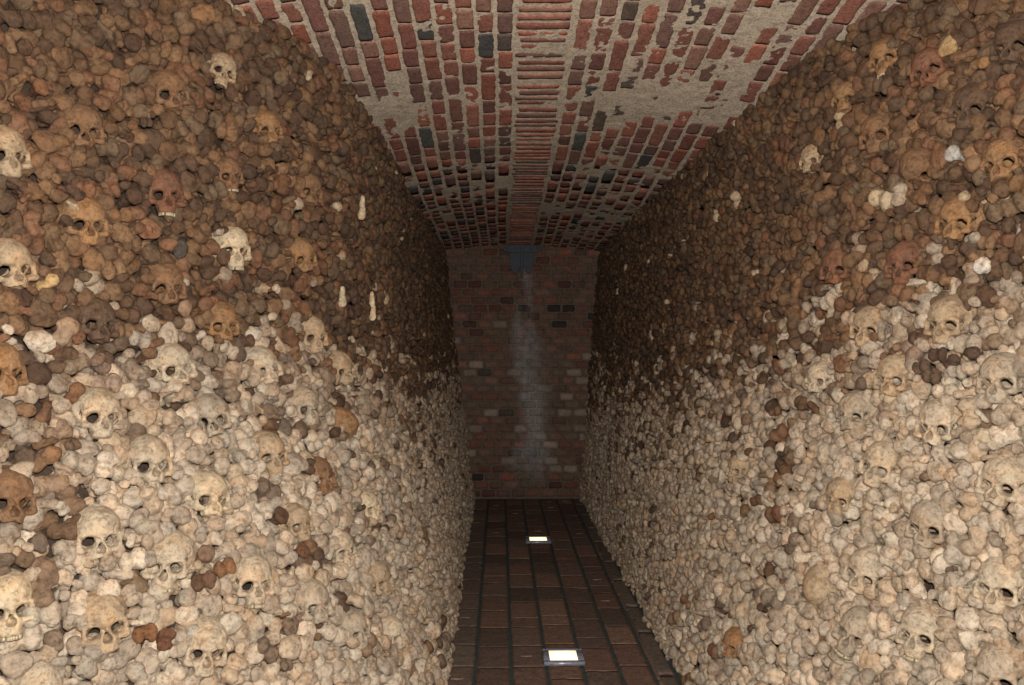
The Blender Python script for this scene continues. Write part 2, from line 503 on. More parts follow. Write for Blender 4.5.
for sgn in (-1, 1):
    for ci in range(30):
        x0 = CROWN + sgn * (.125 + pitch * (ci + .5))
        if abs(x0) > 2.25: continue
        y = 1.75 + random.random() * .2
        prev = None
        while y < 8.4:
            l = random.choice((.135, .14, .15, .15, .27, .28, .20))
            if y + l > 8.47: break
            gap = random.uniform(.006, .016)
            r = random.random()
            if r < .145: c = random.choice(DARKS)
            elif r < .24: c = lerp3(random.choice(REDS), random.choice(DARKS), .5)
            else: c = random.choice(REDS)
            c = c * random.uniform(.8, 1.15)
            seed += 1
            w = pitch - random.uniform(.016, .024)
            s0 = float(smear(x0, y + l / 2))
            if random.random() > max(.05, min(.99, 1.05 - .9 * max(s0 - .25, 0))):
                y += l + gap; continue
            near = y < 5
            v, f = brick_block(w, l, .02, 7 if near else 3, int(l / .02) + 2 if near else 4, seed, .0045, .002, .0018)
            v = v.copy(); v[:, 0] += x0 + random.uniform(-.003, .003) + .006 * math.sin(y * 1.7 + ci * .4); v[:, 1] += y + l / 2
            v[:, 2] += .0012 + random.uniform(-.0028, .0018)
            vault_put(v, f, c)
            y += l + gap
# crown strip of thin bricks laid across
y = 1.78
while y < 8.42:
    th = random.uniform(.030, .050)
    w = .225 * random.uniform(.86, 1.02)
    if random.random() < .06: y += .05; continue
    c = random.choice(REDS) * random.uniform(.8, 1.15)
    if random.random() < .08: c = random.choice(DARKS)
    seed += 1
    v, f = brick_block(w, th, .02, 9, 4, seed, .0045, .0015, .0014)
    v = v.copy(); a_ = random.uniform(-.03, .03)
    v[:, 1] += v[:, 0] * a_
    v[:, 0] += CROWN + random.uniform(-.008, .008); v[:, 1] += y + th / 2
    v[:, 2] += .001 + random.uniform(-.003, .002)
    vault_put(v, f, c)
    y += th + random.uniform(.016, .032)
me = vault.mesh('ceiling')
ceiling = structure(link('ceiling', me, M_VAULT))

# end wall of header bricks
BY = 8.3
ew = Pile()
X_, Z_ = np.meshgrid(np.arange(-.9, 1.4, .012), np.arange(-.02, 2.62, .012), indexing='ij')
q = np.stack([X_, np.zeros_like(X_), Z_], -1)
def stain(x, z):        # pale mineral bloom running down from the metal plate
    x = np.asarray(x, float); z = np.asarray(z, float)
    q = np.stack([x * 6, np.zeros_like(x), z * 3], -1)
    c = .24 + .05 * (2.1 - z)
    w = .07 + .05 * np.clip(2.2 - z, 0, 2)
    w = w * (1 + .9 * fbm(q * .9 + 5, 72, 3)) + .03 * np.clip(1.6 - z, 0, 1)
    m = np.exp(-np.abs((x - c) / np.maximum(w, .02)) ** 3) * (z < 2.27) * np.clip((z - .12) / .3, 0, 1)
    return np.clip(m * (.72 - .25 * (z > 1.75) + .8 * fbm(q * np.array([2.2, 1, 1.5]), 71, 4)), 0, .9)
EM = lin((98, 87, 73)); BLOOM = lin((158, 156, 154))
yy = BY + .003 + .0015 * fbm(q * 30, 5, 3)
v = np.stack([X_, yy, Z_], -1).reshape(-1, 3)
n2 = X_.shape[1]
i, j = np.meshgrid(np.arange(X_.shape[0] - 1), np.arange(n2 - 1), indexing='ij'); a = (i * n2 + j).ravel()
st = stain(X_, Z_).reshape(-1, 1)
ew.add(v, np.stack([a, a + n2, a + n2 + 1, a + 1], 1), EM * (1 - st * .7) + BLOOM * st * .7)
# solid body behind
bv, bf = box_vf(-1.2, 1.7, 8.33, 8.5, -.05, 2.7)
ew.add(bv, bf, EM)
row = 0; z = .02
while z < 2.56:
    h = .066; x = -.9 + (row % 2) * .0735 + random.uniform(-.012, .012)
    while x < 1.35:
        l = .147 * random.uniform(.93, 1.07)
        hgt = z / 2.5
        r = random.random()
        c = random.choice(REDS) * random.uniform(.38, .78)
        if r < .03: c = lin((58, 50, 48))
        elif r < (.17 if .25 < z < 1.45 else .05): c = lin((160, 138, 124)) * random.uniform(.6, .95)
        elif r < .6: c = lerp3(c, lin((108, 90, 76)), random.uniform(.3, .8))
        seed += 1
        bvv, bff = brick_block(l - .017, h, .03, 6, 4, seed, .005, .002)
        P = np.stack([bvv[:, 0] + x + l / 2, BY - .002 - bvv[:, 2] + random.uniform(-.002, .002), bvv[:, 1] + z + h / 2], 1)
        sv = stain(P[:, 0], P[:, 2]).reshape(-1, 1) * (.45 + .9 * ((seed * 7919) % 100) / 100)
        sv = np.clip(sv, 0, .95)
        # weathered pale skin on the lower half of the wall
        pale = .16 * np.clip((1.75 - P[:, 2:3]) / .5, 0, 1) * np.clip((P[:, 2:3] - .3) / .3, 0, 1)
        cc = (c * (1 - pale) + lin((146, 128, 112)) * pale) * (1 - sv * .8) + BLOOM * sv * .8
        ew.add(P, bff[:, ::-1], cc)
        x += l
    z += .0785; row += 1
structure(link('wall_back', ew.mesh('wall_back'), M_ENDWALL))

# floor: rows of bricks running down the passage
fl = Pile()
GROUT = lin((64, 70, 66))
bv, bf = box_vf(-3.3, 3.3, 1.6, 8.5, -.12, -.0035)
fl.add(bv, bf, GROUT)
cols = [-.62, -.45, -.283, -.115, .053, .218, .385, .552, .70]
FR = [lin(c) * 1.25 for c in ((104, 80, 68), (94, 74, 63), (110, 86, 72), (88, 72, 63), (98, 80, 70))]
def floor_put(v, f, c):
    fl.add(v, f, c)
for ci, xa in enumerate(cols):
    xb = cols[ci + 1] if ci + 1 < len(cols) else .80
    w = xb - xa - .017
    y = 1.65 + random.random() * .25
    while y < 8.24:
        l = min(.29 * random.uniform(.93, 1.04), 8.27 - y) if random.random() < .8 else .15
        if l < .06: break
        c = random.choice(FR) * random.uniform(.8, 1.15)
        if ci == 2: c = lerp3(c, lin((105, 95, 84)), .5)
        seed += 1
        v, f = brick_block(w, l - .003, .03, 10, 20, seed, .002, .0022, .0002)
        v = v.copy(); v[:, 0] += (xa + xb) / 2; v[:, 1] += y + l / 2; v[:, 2] += random.uniform(-.0004, .0004)
        floor_put(v, f, c)
        # pressed maker's panel, worn smooth
        if random.random() < .2 and l > .2 and y > 3:
            sx = (xa + xb) / 2 + random.uniform(-.01, .01); sy = y + l * .5
            v2, f2 = box_vf(sx - .027, sx + .027, sy - .012, sy + .012, -.004, .0022, .0008)
            floor_put(v2, f2, c * 1.7)
            for k in range(5):
                v2, f2 = box_vf(sx - .022 + k * .0095, sx - .017 + k * .0095, sy - .006, sy + .006, .0, .0030, .0004)
                floor_put(v2, f2, c * .8)
        y += l
# narrow stone gutter strip and wider slabs against the walls
for (xa, xb) in ((.715, .80), (.81, 1.6), (-2.3, -.63)):
    y = 1.65
    while y < 8.24:
        l = min(random.uniform(.4, .6), 8.27 - y)
        if l < .08: break
        seed += 1
        v, f = brick_block(xb - xa - .012, l - .01, .03, 8, 16, seed, .004, .003)
        v = v.copy(); v[:, 0] += (xa + xb) / 2; v[:, 1] += y + l / 2; v[:, 2] += .004
        floor_put(v, f, lin((104, 92, 80)) * random.uniform(.85, 1.1))
        y += l
structure(link('floor', fl.mesh('floor'), M_FLOOR))

# ------------------------------------------------------------------ floor lights
def mesh_of(pieces, name, smooth=False):
    p = Pile()
    for v, f in pieces: p.add(v, f)
    return p.mesh(name, smooth)
def disc(cx, cy, z0, z1, r, n=10):
    a = np.linspace(0, 2 * math.pi, n, endpoint=False)
    ring = lambda z, rr: np.stack([cx + rr * np.cos(a), cy + rr * np.sin(a), np.full(n, z)], 1)
    v = np.concatenate([ring(z0, r), ring(z1, r), ring(z1, r * .5)])
    f = [(k, (k + 1) % n, n + (k + 1) % n, n + k) for k in range(n)] + [(n + k, n + (k + 1) % n, 2 * n + (k + 1) % n, 2 * n + k) for k in range(n)]
    f += [(2 * n, 2 * n + 2 * k + 1, 2 * n + 2 * k + 2, 2 * n + (2 * k + 3 if 2 * k + 3 < n else 0)) for k in range(n // 2 - 1)]
    return v, np.array(f)
def floor_light():
    root = bpy.data.objects.new('floor_light', None); COL.objects.link(root)
    o, i_ = .095, .066
    bars = [box_vf(-o, o, -o, -i_, .004, .020, .003), box_vf(-o, o, i_, o, .004, .020, .003),
            box_vf(-o, -i_, -i_, i_, .004, .020, .003), box_vf(i_, o, -i_, i_, .004, .020, .003)]
    link('frame', mesh_of(bars, 'light_frame'), M_STEEL, root)
    link('housing', mesh_of([box_vf(-.084, .084, -.084, .084, .001, .0105, 0)], 'light_housing'), M_DARKMETAL, root)
    link('glass_panel', mesh_of([box_vf(-i_ + .0005, i_ - .0005, -i_ + .0005, i_ - .0005, .011, .017, .001)], 'light_glass'), M_GLOW, root)
    for sx in (-1, 1):
        for sy in (-1, 1):
            link('screw', mesh_of([disc(sx * .081, sy * .081, .019, .0215, .0045)], 'light_screw'), M_DARKMETAL, root)
    return root
def copy_tree(o, parent=None):
    c = o.copy(); COL.objects.link(c); c.parent = parent
    for ch in list(o.children): copy_tree(ch, c)
    return c
fl1 = floor_light(); fl1.location = (.302, 4.06, 0)
tag(fl1, 'square warm floor light in a steel frame, the nearer of the two', 'light', 'square lights let into the brick floor')
fl2 = copy_tree(fl1); fl2.location = (.292, 6.5, 0)
tag(fl2, 'square warm floor light far down the passage near the end wall', 'light', 'square lights let into the brick floor')

# ------------------------------------------------------------------ dark metal plate at the top of the end wall
root = bpy.data.objects.new('metal_plate', None); COL.objects.link(root); root.location = (.215, BY - .006, 2.2)
tag(root, 'dark blue-grey metal plate with two tapering flaps at the top of the end wall', 'metal plate')
def extr(outline, y0, y1, name, parent, mat):
    n = len(outline)
    v = [(x, y0, z) for x, z in outline] + [(x, y1, z) for x, z in outline]
    f = [tuple(range(n - 1, -1, -1)), tuple(range(n, 2 * n))] + [(k, (k + 1) % n, n + (k + 1) % n, n + k) for k in range(n)]
    me = new_mesh(name, v, f, False)
    o = link(name, me, mat, parent)
    b = o.modifiers.new('bevel', 'BEVEL'); b.width = .003; b.segments = 2
    return o
extr([(-.19, .235), (-.17, .205), (-.11, .20), (.11, .20), (.16, .21), (.19, .24), (.14, .268), (.05, .275), (-.05, .275), (-.14, .265)], -.035, 0, 'top_flange', root, M_DARKMETAL)
extr([(-.125, .215), (-.012, .215), (-.012, .06), (-.03, .05), (-.05, .0), (-.085, -.005), (-.11, .05), (-.13, .12)], -.018, 0, 'flap', root, M_DARKMETAL)
extr([(.012, .215), (.125, .215), (.118, .12), (.10, .02), (.075, -.01), (.045, .0), (.03, .05), (.012, .06)], -.018, 0, 'flap', root, M_DARKMETAL)
extr([(-.014, .285), (.014, .285), (.014, -.02), (.006, -.055), (-.008, -.055), (-.014, -.02)], -.045, -.0, 'rod', root, M_DARKMETAL)
for bx in (-.15, -.06, .08, .15):
    v, f = disc(bx, 0, 0, .01, .009)
    v = np.stack([v[:, 0], -.034 - v[:, 2], v[:, 1] + .238], 1)
    link('bolt', mesh_of([(v, f)], 'plate_bolt'), M_DARKMETAL, root)

# ------------------------------------------------------------------ skulls (centimetres; x sideways, y out of the face, z up)
def skull_sdf(var):
    def f(P):
        X = np.abs(P[..., 0]); Q = P.copy(); Q[..., 0] = X
        d = ell(P, (0, -1.6, 3.2), (6.9, 8.9, 6.7))
        d = su(d, ell(P, (0, 3.2, 3.0), (5.4, 4.3, 4.6)), 1.2)
        d = su(d, ell(Q, (4.6, -1.5, 2.6), (2.4, 4, 3.4)), 1.5)
        # flatten the underside
        d = np.maximum(d, -(P[..., 2] + 2.6 + .12 * (P[..., 1] - 2)))
        # pinch the temples behind the brow
        d = ss(d, ell(Q, (7.3, 3.6, -.4), (2.2, 2.7, 3.2)), 1.0)
        # brow ridge, cheek bones, upper jaw
        d = su(d, cap(Q, (.7, 7.0, 1.35), (4.6, 5.6, 1.2), .75, .6), .7)
        d = su(d, cap(Q, (5.1, 5.3, 1.0), (5.2, 5.0, -2.2), .65, .8), .5)
        d = su(d, ell(Q, (4.4, 5.3, -2.9), (1.7, 1.5, 1.1)), .8)
        face = ell(P, (0, 4.4, -3.4), (3.3, 3.3, 3.6))
        face = su(face, ell(P, (0, 4.9, -5.6), (2.9, 2.7, 1.35)), .6)
        d = su(d, face, .9)
        d = su(d, cap(P, (0, 7.0, .9), (0, 7.7, -.9), .62, .42), .5)
        d = su(d, cap(Q, (5.6, 4.7, -2.7), (6.6, -.5, -1.9), .5), .4)
        d = su(d, ell(Q, (5.2, -2.2, -3.2), (1.2, 1.5, 1.7)), .8)
        # eye sockets, nose opening
        d = ss(d, ell(Q, (3.15, 6.6, -.75), (1.95, 2.3, 1.75)), .35)
        d = ss(d, ell(Q, (2.7, 4.4, -.9), (1.3, 2.9, 1.2)), .4)
        d = ss(d, ell(Q, (.5, 7.2, -3.0), (.75, 5.2, 1.0)), .25)
        d = ss(d, ell(P, (0, 7.2, -2.2), (.7, 4.8, 1.25)), .25)
        # hollows under the cheek bones
        d = ss(d, ell(Q, (4.2, 4.5, -5.2), (1.4, 2.6, 1.4)), .5)
        d = np.maximum(d, -(P[..., 2] + 6.55))
        if var == 1:      # broken upper jaw
            d = np.maximum(d, -(P[..., 2] + 5.3 + .7 * vnoise(P * .6 + 3, 4)))
        if var == 2:      # broken cheek and one opened socket
            d = ss(d, ell(P, (4.4, 6.2, -2.9), (2.2, 2.6, 1.8)), .2)
            d = np.maximum(d, -(P[..., 2] + 5.4 + .9 * vnoise(P * .5 + 8, 6)))
        d = ss(d, ell(P, (0, -1.2, 2.7), (6.2, 7.7, 5.6)), .2)       # hollow braincase
        return d + .13 * fbm(P * .7 + var * 11, 50 + var, 3)
    return f
SK = []
for var in range(3):
    v, q_ = net(skull_sdf(var), (-8.2, -11.5, -7.2), (8.2, 9.6, 11), .36)
    SK.append(new_mesh('skull_cranium', v * .01, q_))
    SK[-1].materials.append(M_BONE)
tp = Pile()
for k in range(12):
    a = math.radians(-74 + k * 148 / 11)
    cx, cy = 2.55 * math.sin(a), 4.7 + 2.75 * math.cos(a)
    bw = .36 if abs(k - 5.5) < 3 else .48
    v, f = box_vf(-bw, bw, -.33, .33, 0, 1.15, .16)
    R_ = np.array([[math.cos(a), math.sin(a), 0], [-math.sin(a), math.cos(a), 0], [0, 0, 1]])
    v = v @ R_.T; v = np.stack([v[:, 0] + cx, v[:, 1] + cy, -6.35 - v[:, 2] * random.uniform(.8, 1)], 1)
    if k in (3, 8): continue
    tp.add(v * .01, f[:, ::-1])
TEETH = tp.mesh('skull_teeth', False); TEETH.materials.append(M_TEETH)
# lower jaw
def jaw_sdf(P):
    Q = P.copy(); Q[..., 0] = np.abs(P[..., 0])
    d = cap(Q, (0, 7.3, -9.2), (2.6, 6.2, -9.2), 1.0); d = su(d, cap(Q, (2.6, 6.2, -9.1), (4.9, 1.2, -8.3), .95, .85), .5)
    d = su(d, cap(Q, (4.9, 1.2, -8.2), (5.3, .2, -3.6), .8, .6), .6)
    return d + .1 * fbm(P * .7, 90, 2)
v, q_ = net(jaw_sdf, (-7, -2, -11), (7, 9, -2.5), .4)
JAW = new_mesh('lower_jaw', v * .01, q_); JAW.materials.append(M_BONE)

PALE = [lin(c) for c in ((206, 191, 171), (192, 176, 156), (212, 196, 175), (185, 172, 155), (196, 175, 150), (178, 162, 144))]
BROWN = [lin(c) for c in ((138, 108, 80), (120, 93, 70), (150, 117, 86), (110, 87, 68), (140, 103, 77), (130, 107, 84), (104, 81, 64))]
TONE = {'cream': lin((214, 194, 162)), 'pale': lin((200, 182, 156)), 'tan': lin((184, 160, 130)), 'golden': lin((160, 124, 88)),
        'brown': lin((140, 108, 80)), 'reddish': lin((134, 96, 74)), 'dark': lin((110, 88, 70)), 'grey': lin((182, 166, 144))}
WORD = {'cream': 'cream', 'pale': 'pale', 'tan': 'tan', 'golden': 'golden brown', 'brown': 'brown', 'reddish': 'reddish brown', 'dark': 'dark brown', 'grey': 'grey'}
# side, px, py, face height px, tone, variant, teeth, turn (deg, + to its left), roll, nod, nickname
SKULLS = [
 (-1, 8, 152, 54, 'tan', 0, 0, 5, 4, 0, 'tan skull at the upper left edge', ''),
 (-1, 14, 265, 60, 'tan', 1, 0, 0, 6, 0, 'large tan skull at the left edge', ''),
 (-1, 90, 221, 58, 'golden', 0, 0, -8, 0, 0, 'big golden skull among dark bones', ''),
 (-1, 88, 128, 46, 'brown', 2, 0, -8, -4, 0, 'brown skull above the big golden one', ''),
 (-1, 172, 92, 42, 'brown', 1, 0, -5, 8, 0, 'high brown skull with hollow nose', ''),
 (-1, 226, 70, 33, 'tan', 0, 1, -10, -14, 0, 'small toothed tan skull near the vault', ''),
 (-1, 168, 192, 44, 'reddish', 0, 1, -8, 0, 0, 'rust-red skull with white teeth', ''),
 (-1, 237, 247, 44, 'cream', 0, 1, -12, 2, 0, 'bright cream skull among dark bones', ''),
 (-1, 170, 284, 44, 'brown', 2, 0, -6, 0, 0, 'worn brown skull below the rust-red one', ''),
 (-1, 100, 322, 50, 'dark', 1, 0, 0, -6, 6, 'dark skull with a gaping face', ''),
 (-1, 224, 322, 40, 'golden', 1, 0, -6, 0, 0, 'golden skull at the colour change', ''),
 (-1, 232, 174, 32, 'brown', 0, 1, -10, 4, 0, 'toothed brown skull above the cream one', ''),
 (-1, 270, 128, 34, 'golden', 2, 1, -8, 6, 0, 'golden skull near the vault edge', ''),
 (-1, 312, 190, 34, 'brown', 1, 0, -12, -6, 0, 'orange-brown skull toward the passage', ''),
 (-1, 305, 256, 34, 'golden', 2, 0, -10, 8, 0, 'cracked golden skull right of the cream one', ''),
 (-1, 3, 368, 62, 'golden', 0, 0, 8, 0, 0, 'golden skull cut by the left edge', ''),
 (-1, 178, 365, 52, 'pale', 1, 0, -8, 4, 0, 'pale skull topping the light bones', ''),
 (-1, 104, 412, 60, 'pale', 0, 0, -4, -8, 0, 'broad pale skull under brown knobs', ''),
 (-1, 218, 415, 44, 'grey', 2, 0, -30, 0, 0, 'grey skull in profile mid left wall', ''),
 (-1, 155, 460, 54, 'pale', 1, 0, -6, -4, 0, 'pale skull below the broad one', ''),
 (-1, 213, 494, 50, 'cream', 1, 0, -4, -10, 0, 'wide cream skull beside pale knobs', ''),
 (-1, 266, 366, 40, 'pale', 1, 0, -6, 10, 0, 'pale skull beside the brown ball', ''),
 (-1, 316, 334, 36, 'tan', 0, 0, -14, 0, 0, 'tan skull at mid wall height', ''),
 (-1, 344, 368, 36, 'tan', 2, 0, -10, 4, 0, 'tan broken skull near dark stained patch', ''),
 (-1, 273, 452, 46, 'tan', 0, 1, -12, -4, 0, 'tan skull with deep round socket', ''),
 (-1, 308, 405, 44, 'grey', 0, 0, -8, 0, 0, 'smooth grey skull left of stained patch', ''),
 (-1, 322, 476, 40, 'brown', 1, 0, -10, 0, 0, 'lone brown skull in the light bones', ''),
 (-1, 350, 424, 30, 'golden', 0, 0, -8, 30, -40, 'golden skull dome tipped forward', ''),
 (-1, 12, 496, 62, 'brown', 1, 0, 6, -5, 0, 'stained brown skull at the left edge', ''),
 (-1, 100, 533, 58, 'pale', 1, 0, -4, -4, 0, 'wide pale skull above the clay-coloured one', ''),
 (-1, 176, 558, 54, 'pale', 0, 1, -34, -8, 0, 'pale skull in profile with teeth', ''),
 (-1, 108, 620, 66, 'tan', 0, 0, -6, 4, 0, 'large clay-coloured skull low on the wall', ''),
 (-1, 12, 602, 66, 'cream', 0, 1, 0, 0, 0, 'cream skull low at the left edge', ''),
 (-1, 210, 645, 58, 'pale', 0, 0, -8, -12, 0, 'pale skull at the foot of the wall', ''),
 (-1, 42, 690, 70, 'pale', 0, 0, 0, 0, -8, 'bald pale skull at the bottom left', ''),
 (-1, 300, 521, 36, 'tan', 0, 0, -10, 0, 0, 'small tan skull below mid wall', ''),
 (-1, 345, 547, 36, 'pale', 0, 1, -12, 0, 0, 'pale skull in the lower wall', ''),
 (-1, 382, 578, 36, 'tan', 1, 0, -10, 0, 0, 'tan skull with dark open face', ''),
 (-1, 258, 578, 46, 'pale', 0, 1, -10, -10, 0, 'smooth pale skull by the brown knobs', ''),
 (-1, 317, 601, 44, 'grey', 1, 0, -6, -6, 0, 'light grey skull low on the wall', ''),
 (-1, 358, 628, 36, 'grey', 0, 0, -8, 0, 0, 'grey skull near the foot', ''),
 (-1, 397, 632, 32, 'pale', 1, 0, -10, 0, 0, 'pale skull nearest the floor', ''),
 (-1, 371, 505, 28, 'cream', 0, 0, -12, 0, 0, 'little cream skull toward the passage', ''),
 (1, 948, 320, 50, 'tan', 0, 0, 4, 0, 0, 'tan skull at the right colour change', ''),
 (1, 894, 376, 50, 'tan', 1, 0, 6, 0, 0, 'tan skull left of dark lump', ''),
 (1, 1002, 378, 54, 'grey', 0, 0, 2, 2, 0, 'grey skull right of dark lump', ''),
 (1, 937, 424, 48, 'pale', 1, 0, 6, 0, 0, 'pale skull under the dark lump', ''),
 (1, 867, 326, 40, 'tan', 0, 0, 10, -4, 0, 'tan skull at the right wall stain edge', ''),
 (1, 852, 412, 40, 'grey', 2, 0, 10, 0, 0, 'worn grey skull mid right wall', ''),
 (1, 880, 464, 48, 'pale', 0, 0, 8, -12, 0, 'tilted pale skull mid right wall', ''),
 (1, 1005, 482, 60, 'pale', 1, 0, 2, -6, 0, 'large pale skull at the right edge', ''),
 (1, 929, 525, 54, 'grey', 1, 0, 6, 0, 0, 'smooth grey skull low right wall', ''),
 (1, 1001, 586, 60, 'pale', 0, 0, 4, 0, 0, 'broad pale skull low right edge', ''),
 (1, 864, 572, 48, 'pale', 1, 0, 10, -12, 0, 'tilted pale skull low right', ''),
 (1, 920, 632, 52, 'pale', 0, 1, 8, 0, 0, 'narrow pale skull with full teeth', ''),
 (1, 854, 632, 54, 'grey', 0, 1, 14, -16, 0, 'grey skull with its lower jaw', 'jaw'),
 (1, 1000, 675, 60, 'grey', 0, 0, 2, 0, -4, 'grey skull in the bottom right corner', ''),
 (1, 839, 497, 38, 'tan', 2, 0, 8, 0, 0, 'tan broken-faced skull right wall', ''),
 (1, 818, 590, 40, 'tan', 0, 0, 0, 10, -45, 'tan skull dome tipped forward', ''),
 (1, 958, 218, 48, 'golden', 1, 0, 4, -4, 0, 'golden skull with gaping mouth', ''),
 (1, 904, 262, 46, 'reddish', 0, 0, 8, 6, 0, 'rust-brown skull above colour change', ''),
 (1, 885, 55, 38, 'golden', 0, 1, 10, 10, 0, 'golden skull by the vault edge', ''),
 (1, 930, 66, 46, 'reddish', 1, 0, 6, 14, 0, 'rust-brown skull high on the right', ''),
 (1, 972, 104, 48, 'dark', 0, 0, 4, -4, 0, 'dark smooth skull high right', ''),
 (1, 876, 132, 42, 'brown', 0, 0, 10, 8, 0, 'brown skull left of smooth dark one', ''),
 (1, 1004, 158, 46, 'golden', 2, 0, 2, 6, 0, 'golden skull near the right edge', ''),
 (1, 836, 266, 40, 'reddish', 1, 0, 12, 0, 0, 'rust-brown skull toward the passage', ''),
 (1, 1016, 40, 46, 'dark', 1, 0, 0, 0, 0, 'dark skull in the top right corner', ''),
 (1, 845, 96, 32, 'golden', 2, 0, 12, 6, 0, 'small golden skull below vault edge', ''),
 (1, 811, 158, 30, 'tan', 2, 1, 12, 0, 0, 'small toothed tan skull upper right wall', ''),
 (1, 916, 165, 36, 'brown', 0, 0, 4, 20, -45, 'brown skull dome tipped forward', ''),
 (1, 736, 468, 26, 'tan', 0, 0, 12, 0, 0, 'little tan skull mid passage', ''),
 (1, 818, 378, 32, 'pale', 2, 0, 10, 0, 0, 'small pale skull mid right wall', ''),
 (1, 732, 644, 28, 'golden', 2, 0, 10, 0, 0, 'little golden skull low near floor', ''),
]
LABELS = {}
def frame(n, spin=0.0, tiltx=0.0, tilty=0.0):
    """columns: side, up, out; 'up' stays as vertical as it can"""
    out = Vector(n).normalized(); up = Vector((0, 0, 1)); up = (up - out * up.dot(out)).normalized(); sd = up.cross(out)
    M = Matrix((sd, up, out)).transposed()
    return M @ Matrix.Rotation(tiltx, 3, 'X') @ Matrix.Rotation(tilty, 3, 'Y') @ Matrix.Rotation(spin, 3, 'Z')
skull_spots = []
for s in SKULLS:
    side, px, py, hp, tone, var, teeth, turn, roll, nod, nick, extra = s
    Z, H = hit(side, px, py)
    n = normal(side, Z, H)
    n = n * 1.0; n[2] *= .5; n /= np.linalg.norm(n)
    P = wallP(side, Z, H)
    size = (hp / (F / Z)) / .145            # 1 = life size
    size = float(np.clip(size, .84, 1.08))
    out = Vector(n); up = Vector((0, 0, 1)); up = (up - out * up.dot(out)).normalized(); right = out.cross(up)
    M = Matrix((right, out, up)).transposed().to_4x4()
    M = M @ Matrix.Rotation(math.radians(turn), 4, 'Z') @ Matrix.Rotation(math.radians(roll), 4, 'Y') @ Matrix.Rotation(math.radians(nod), 4, 'X')
    root = bpy.data.objects.new('skull', None); COL.objects.link(root)
    Pc = Vector(P) - out * (.041 * size)
    root.matrix_world = Matrix.Translation(Pc) @ M @ Matrix.Diagonal((size, size, size, 1)) @ Matrix.Translation((0, 0, -.012))
    c = TONE[tone] * (1 + .05 * math.sin(px))
    cr = link('cranium', SK[var], None, root); cr.color = (*c, 1)
    if teeth and var == 0:
        link('teeth', TEETH, None, root)
    if extra == 'jaw':
        j_ = link('lower_jaw', JAW, None, root); j_.color = (*c, 1)
    wall = 'left' if side < 0 else 'right'
    tail = '' if ('left' in nick or 'right' in nick) else ', in the %s wall' % wall
    tag(root, nick + tail, 'skull', 'skulls set among the bone ends')
    skull_spots.append((side, Z, H, np.array(P), size, nick))

# pale splintered bones standing out of the dark part of the left wall
def shard_sdf(P):
    d = cap(P, (-.6, 0, 4.0), (.5, 0, -4.2), 1.0, 1.9); d = su(d, ell(P, (.9, .2, -2.6), (2.2, 1.0, 2.4)), .8)
    d = ss(d, ell(P, (-1.2, 1.4, -1.5), (.9, 1.2, 1.6)), .3); d = ss(d, ell(P, (2.6, 0, 1.5), (1.6, 2, 2.6)), .3)
    return d + .35 * fbm(P * .8, 130, 3)
v, q_ = net(shard_sdf, (-5, -4, -8), (5, 4, 7), .35)
SHARD = new_mesh('bone_splinter', v * .01, q_); SHARD.materials.append(M_BONE)
for (px, py, sx, sz, rl, lab_) in ((338, 296, 1.0, .85, 6, 'cream splintered bone right of centre on the dark left wall'),
                                   (358, 207, .75, 1.1, -8, 'thin cream bone splinter below the vault edge, left wall'),
                                   (368, 305, .6, 1.3, 4, 'long thin cream bone splinter nearest the passage, left wall'),
                                   ):
    Z, H = hit(-1, px, py); P = wallP(-1, Z, H); n = normal(-1, Z, H)
    out = Vector(n); up = Vector((0, 0, 1)); up = (up - out * up.dot(out)).normalized(); right = out.cross(up)
    M = Matrix((right, out, up)).transposed().to_4x4()
    o = link('bone_splinter', SHARD); o.color = (*TONE['cream'], 1)
    o.matrix_world = Matrix.Translation(Vector(P) + out * .022) @ M @ Matrix.Rotation(math.radians(rl), 4, 'Y') @ Matrix.Diagonal((sx, 1, sz, 1))
    tag(o, lab_, 'bone', 'cream bone splinters on the left wall')

# ------------------------------------------------------------------ the bones: scatter over both walls, widest first, then filled
class Hash:
    def __init__(s, c=.09): s.c = c; s.d = {}
    def key(s, p): return (int(math.floor(p[0] / s.c)), int(math.floor(p[1] / s.c)), int(math.floor(p[2] / s.c)))
    def put(s, p, r): s.d.setdefault(s.key(p), []).append((p[0], p[1], p[2], r))
    def ok(s, p, r, f):
        k = s.key(p)
        for a in (-1, 0, 1):
            for b in (-1, 0, 1):
                for c in (-1, 0, 1):
                    for q in s.d.get((k[0] + a, k[1] + b, k[2] + c), ()):
                        dd = (p[0] - q[0]) ** 2 + (p[1] - q[1]) ** 2 + (p[2] - q[2]) ** 2
                        m = f * (r + q[3])
                        if dd < m * m: return False
        return True

def sample(side, n, rg):
    Z = rg.uniform(1.95, 8.32, n * 2); H = rg.uniform(.015, 2.95, n * 2)
    e = .02
    dz = (wallP(side, Z + e, H) - wallP(side, Z - e, H)) / (2 * e); dh = (wallP(side, Z, H + e) - wallP(side, Z, H - e)) / (2 * e)
    A = np.linalg.norm(np.cross(dz, dh), axis=-1)
    keep = rg.uniform(0, A.max(), n * 2) < A
    keep &= H < ceil_h(side * wallL(side, Z, H), Z) - .012
    return Z[keep], H[keep]

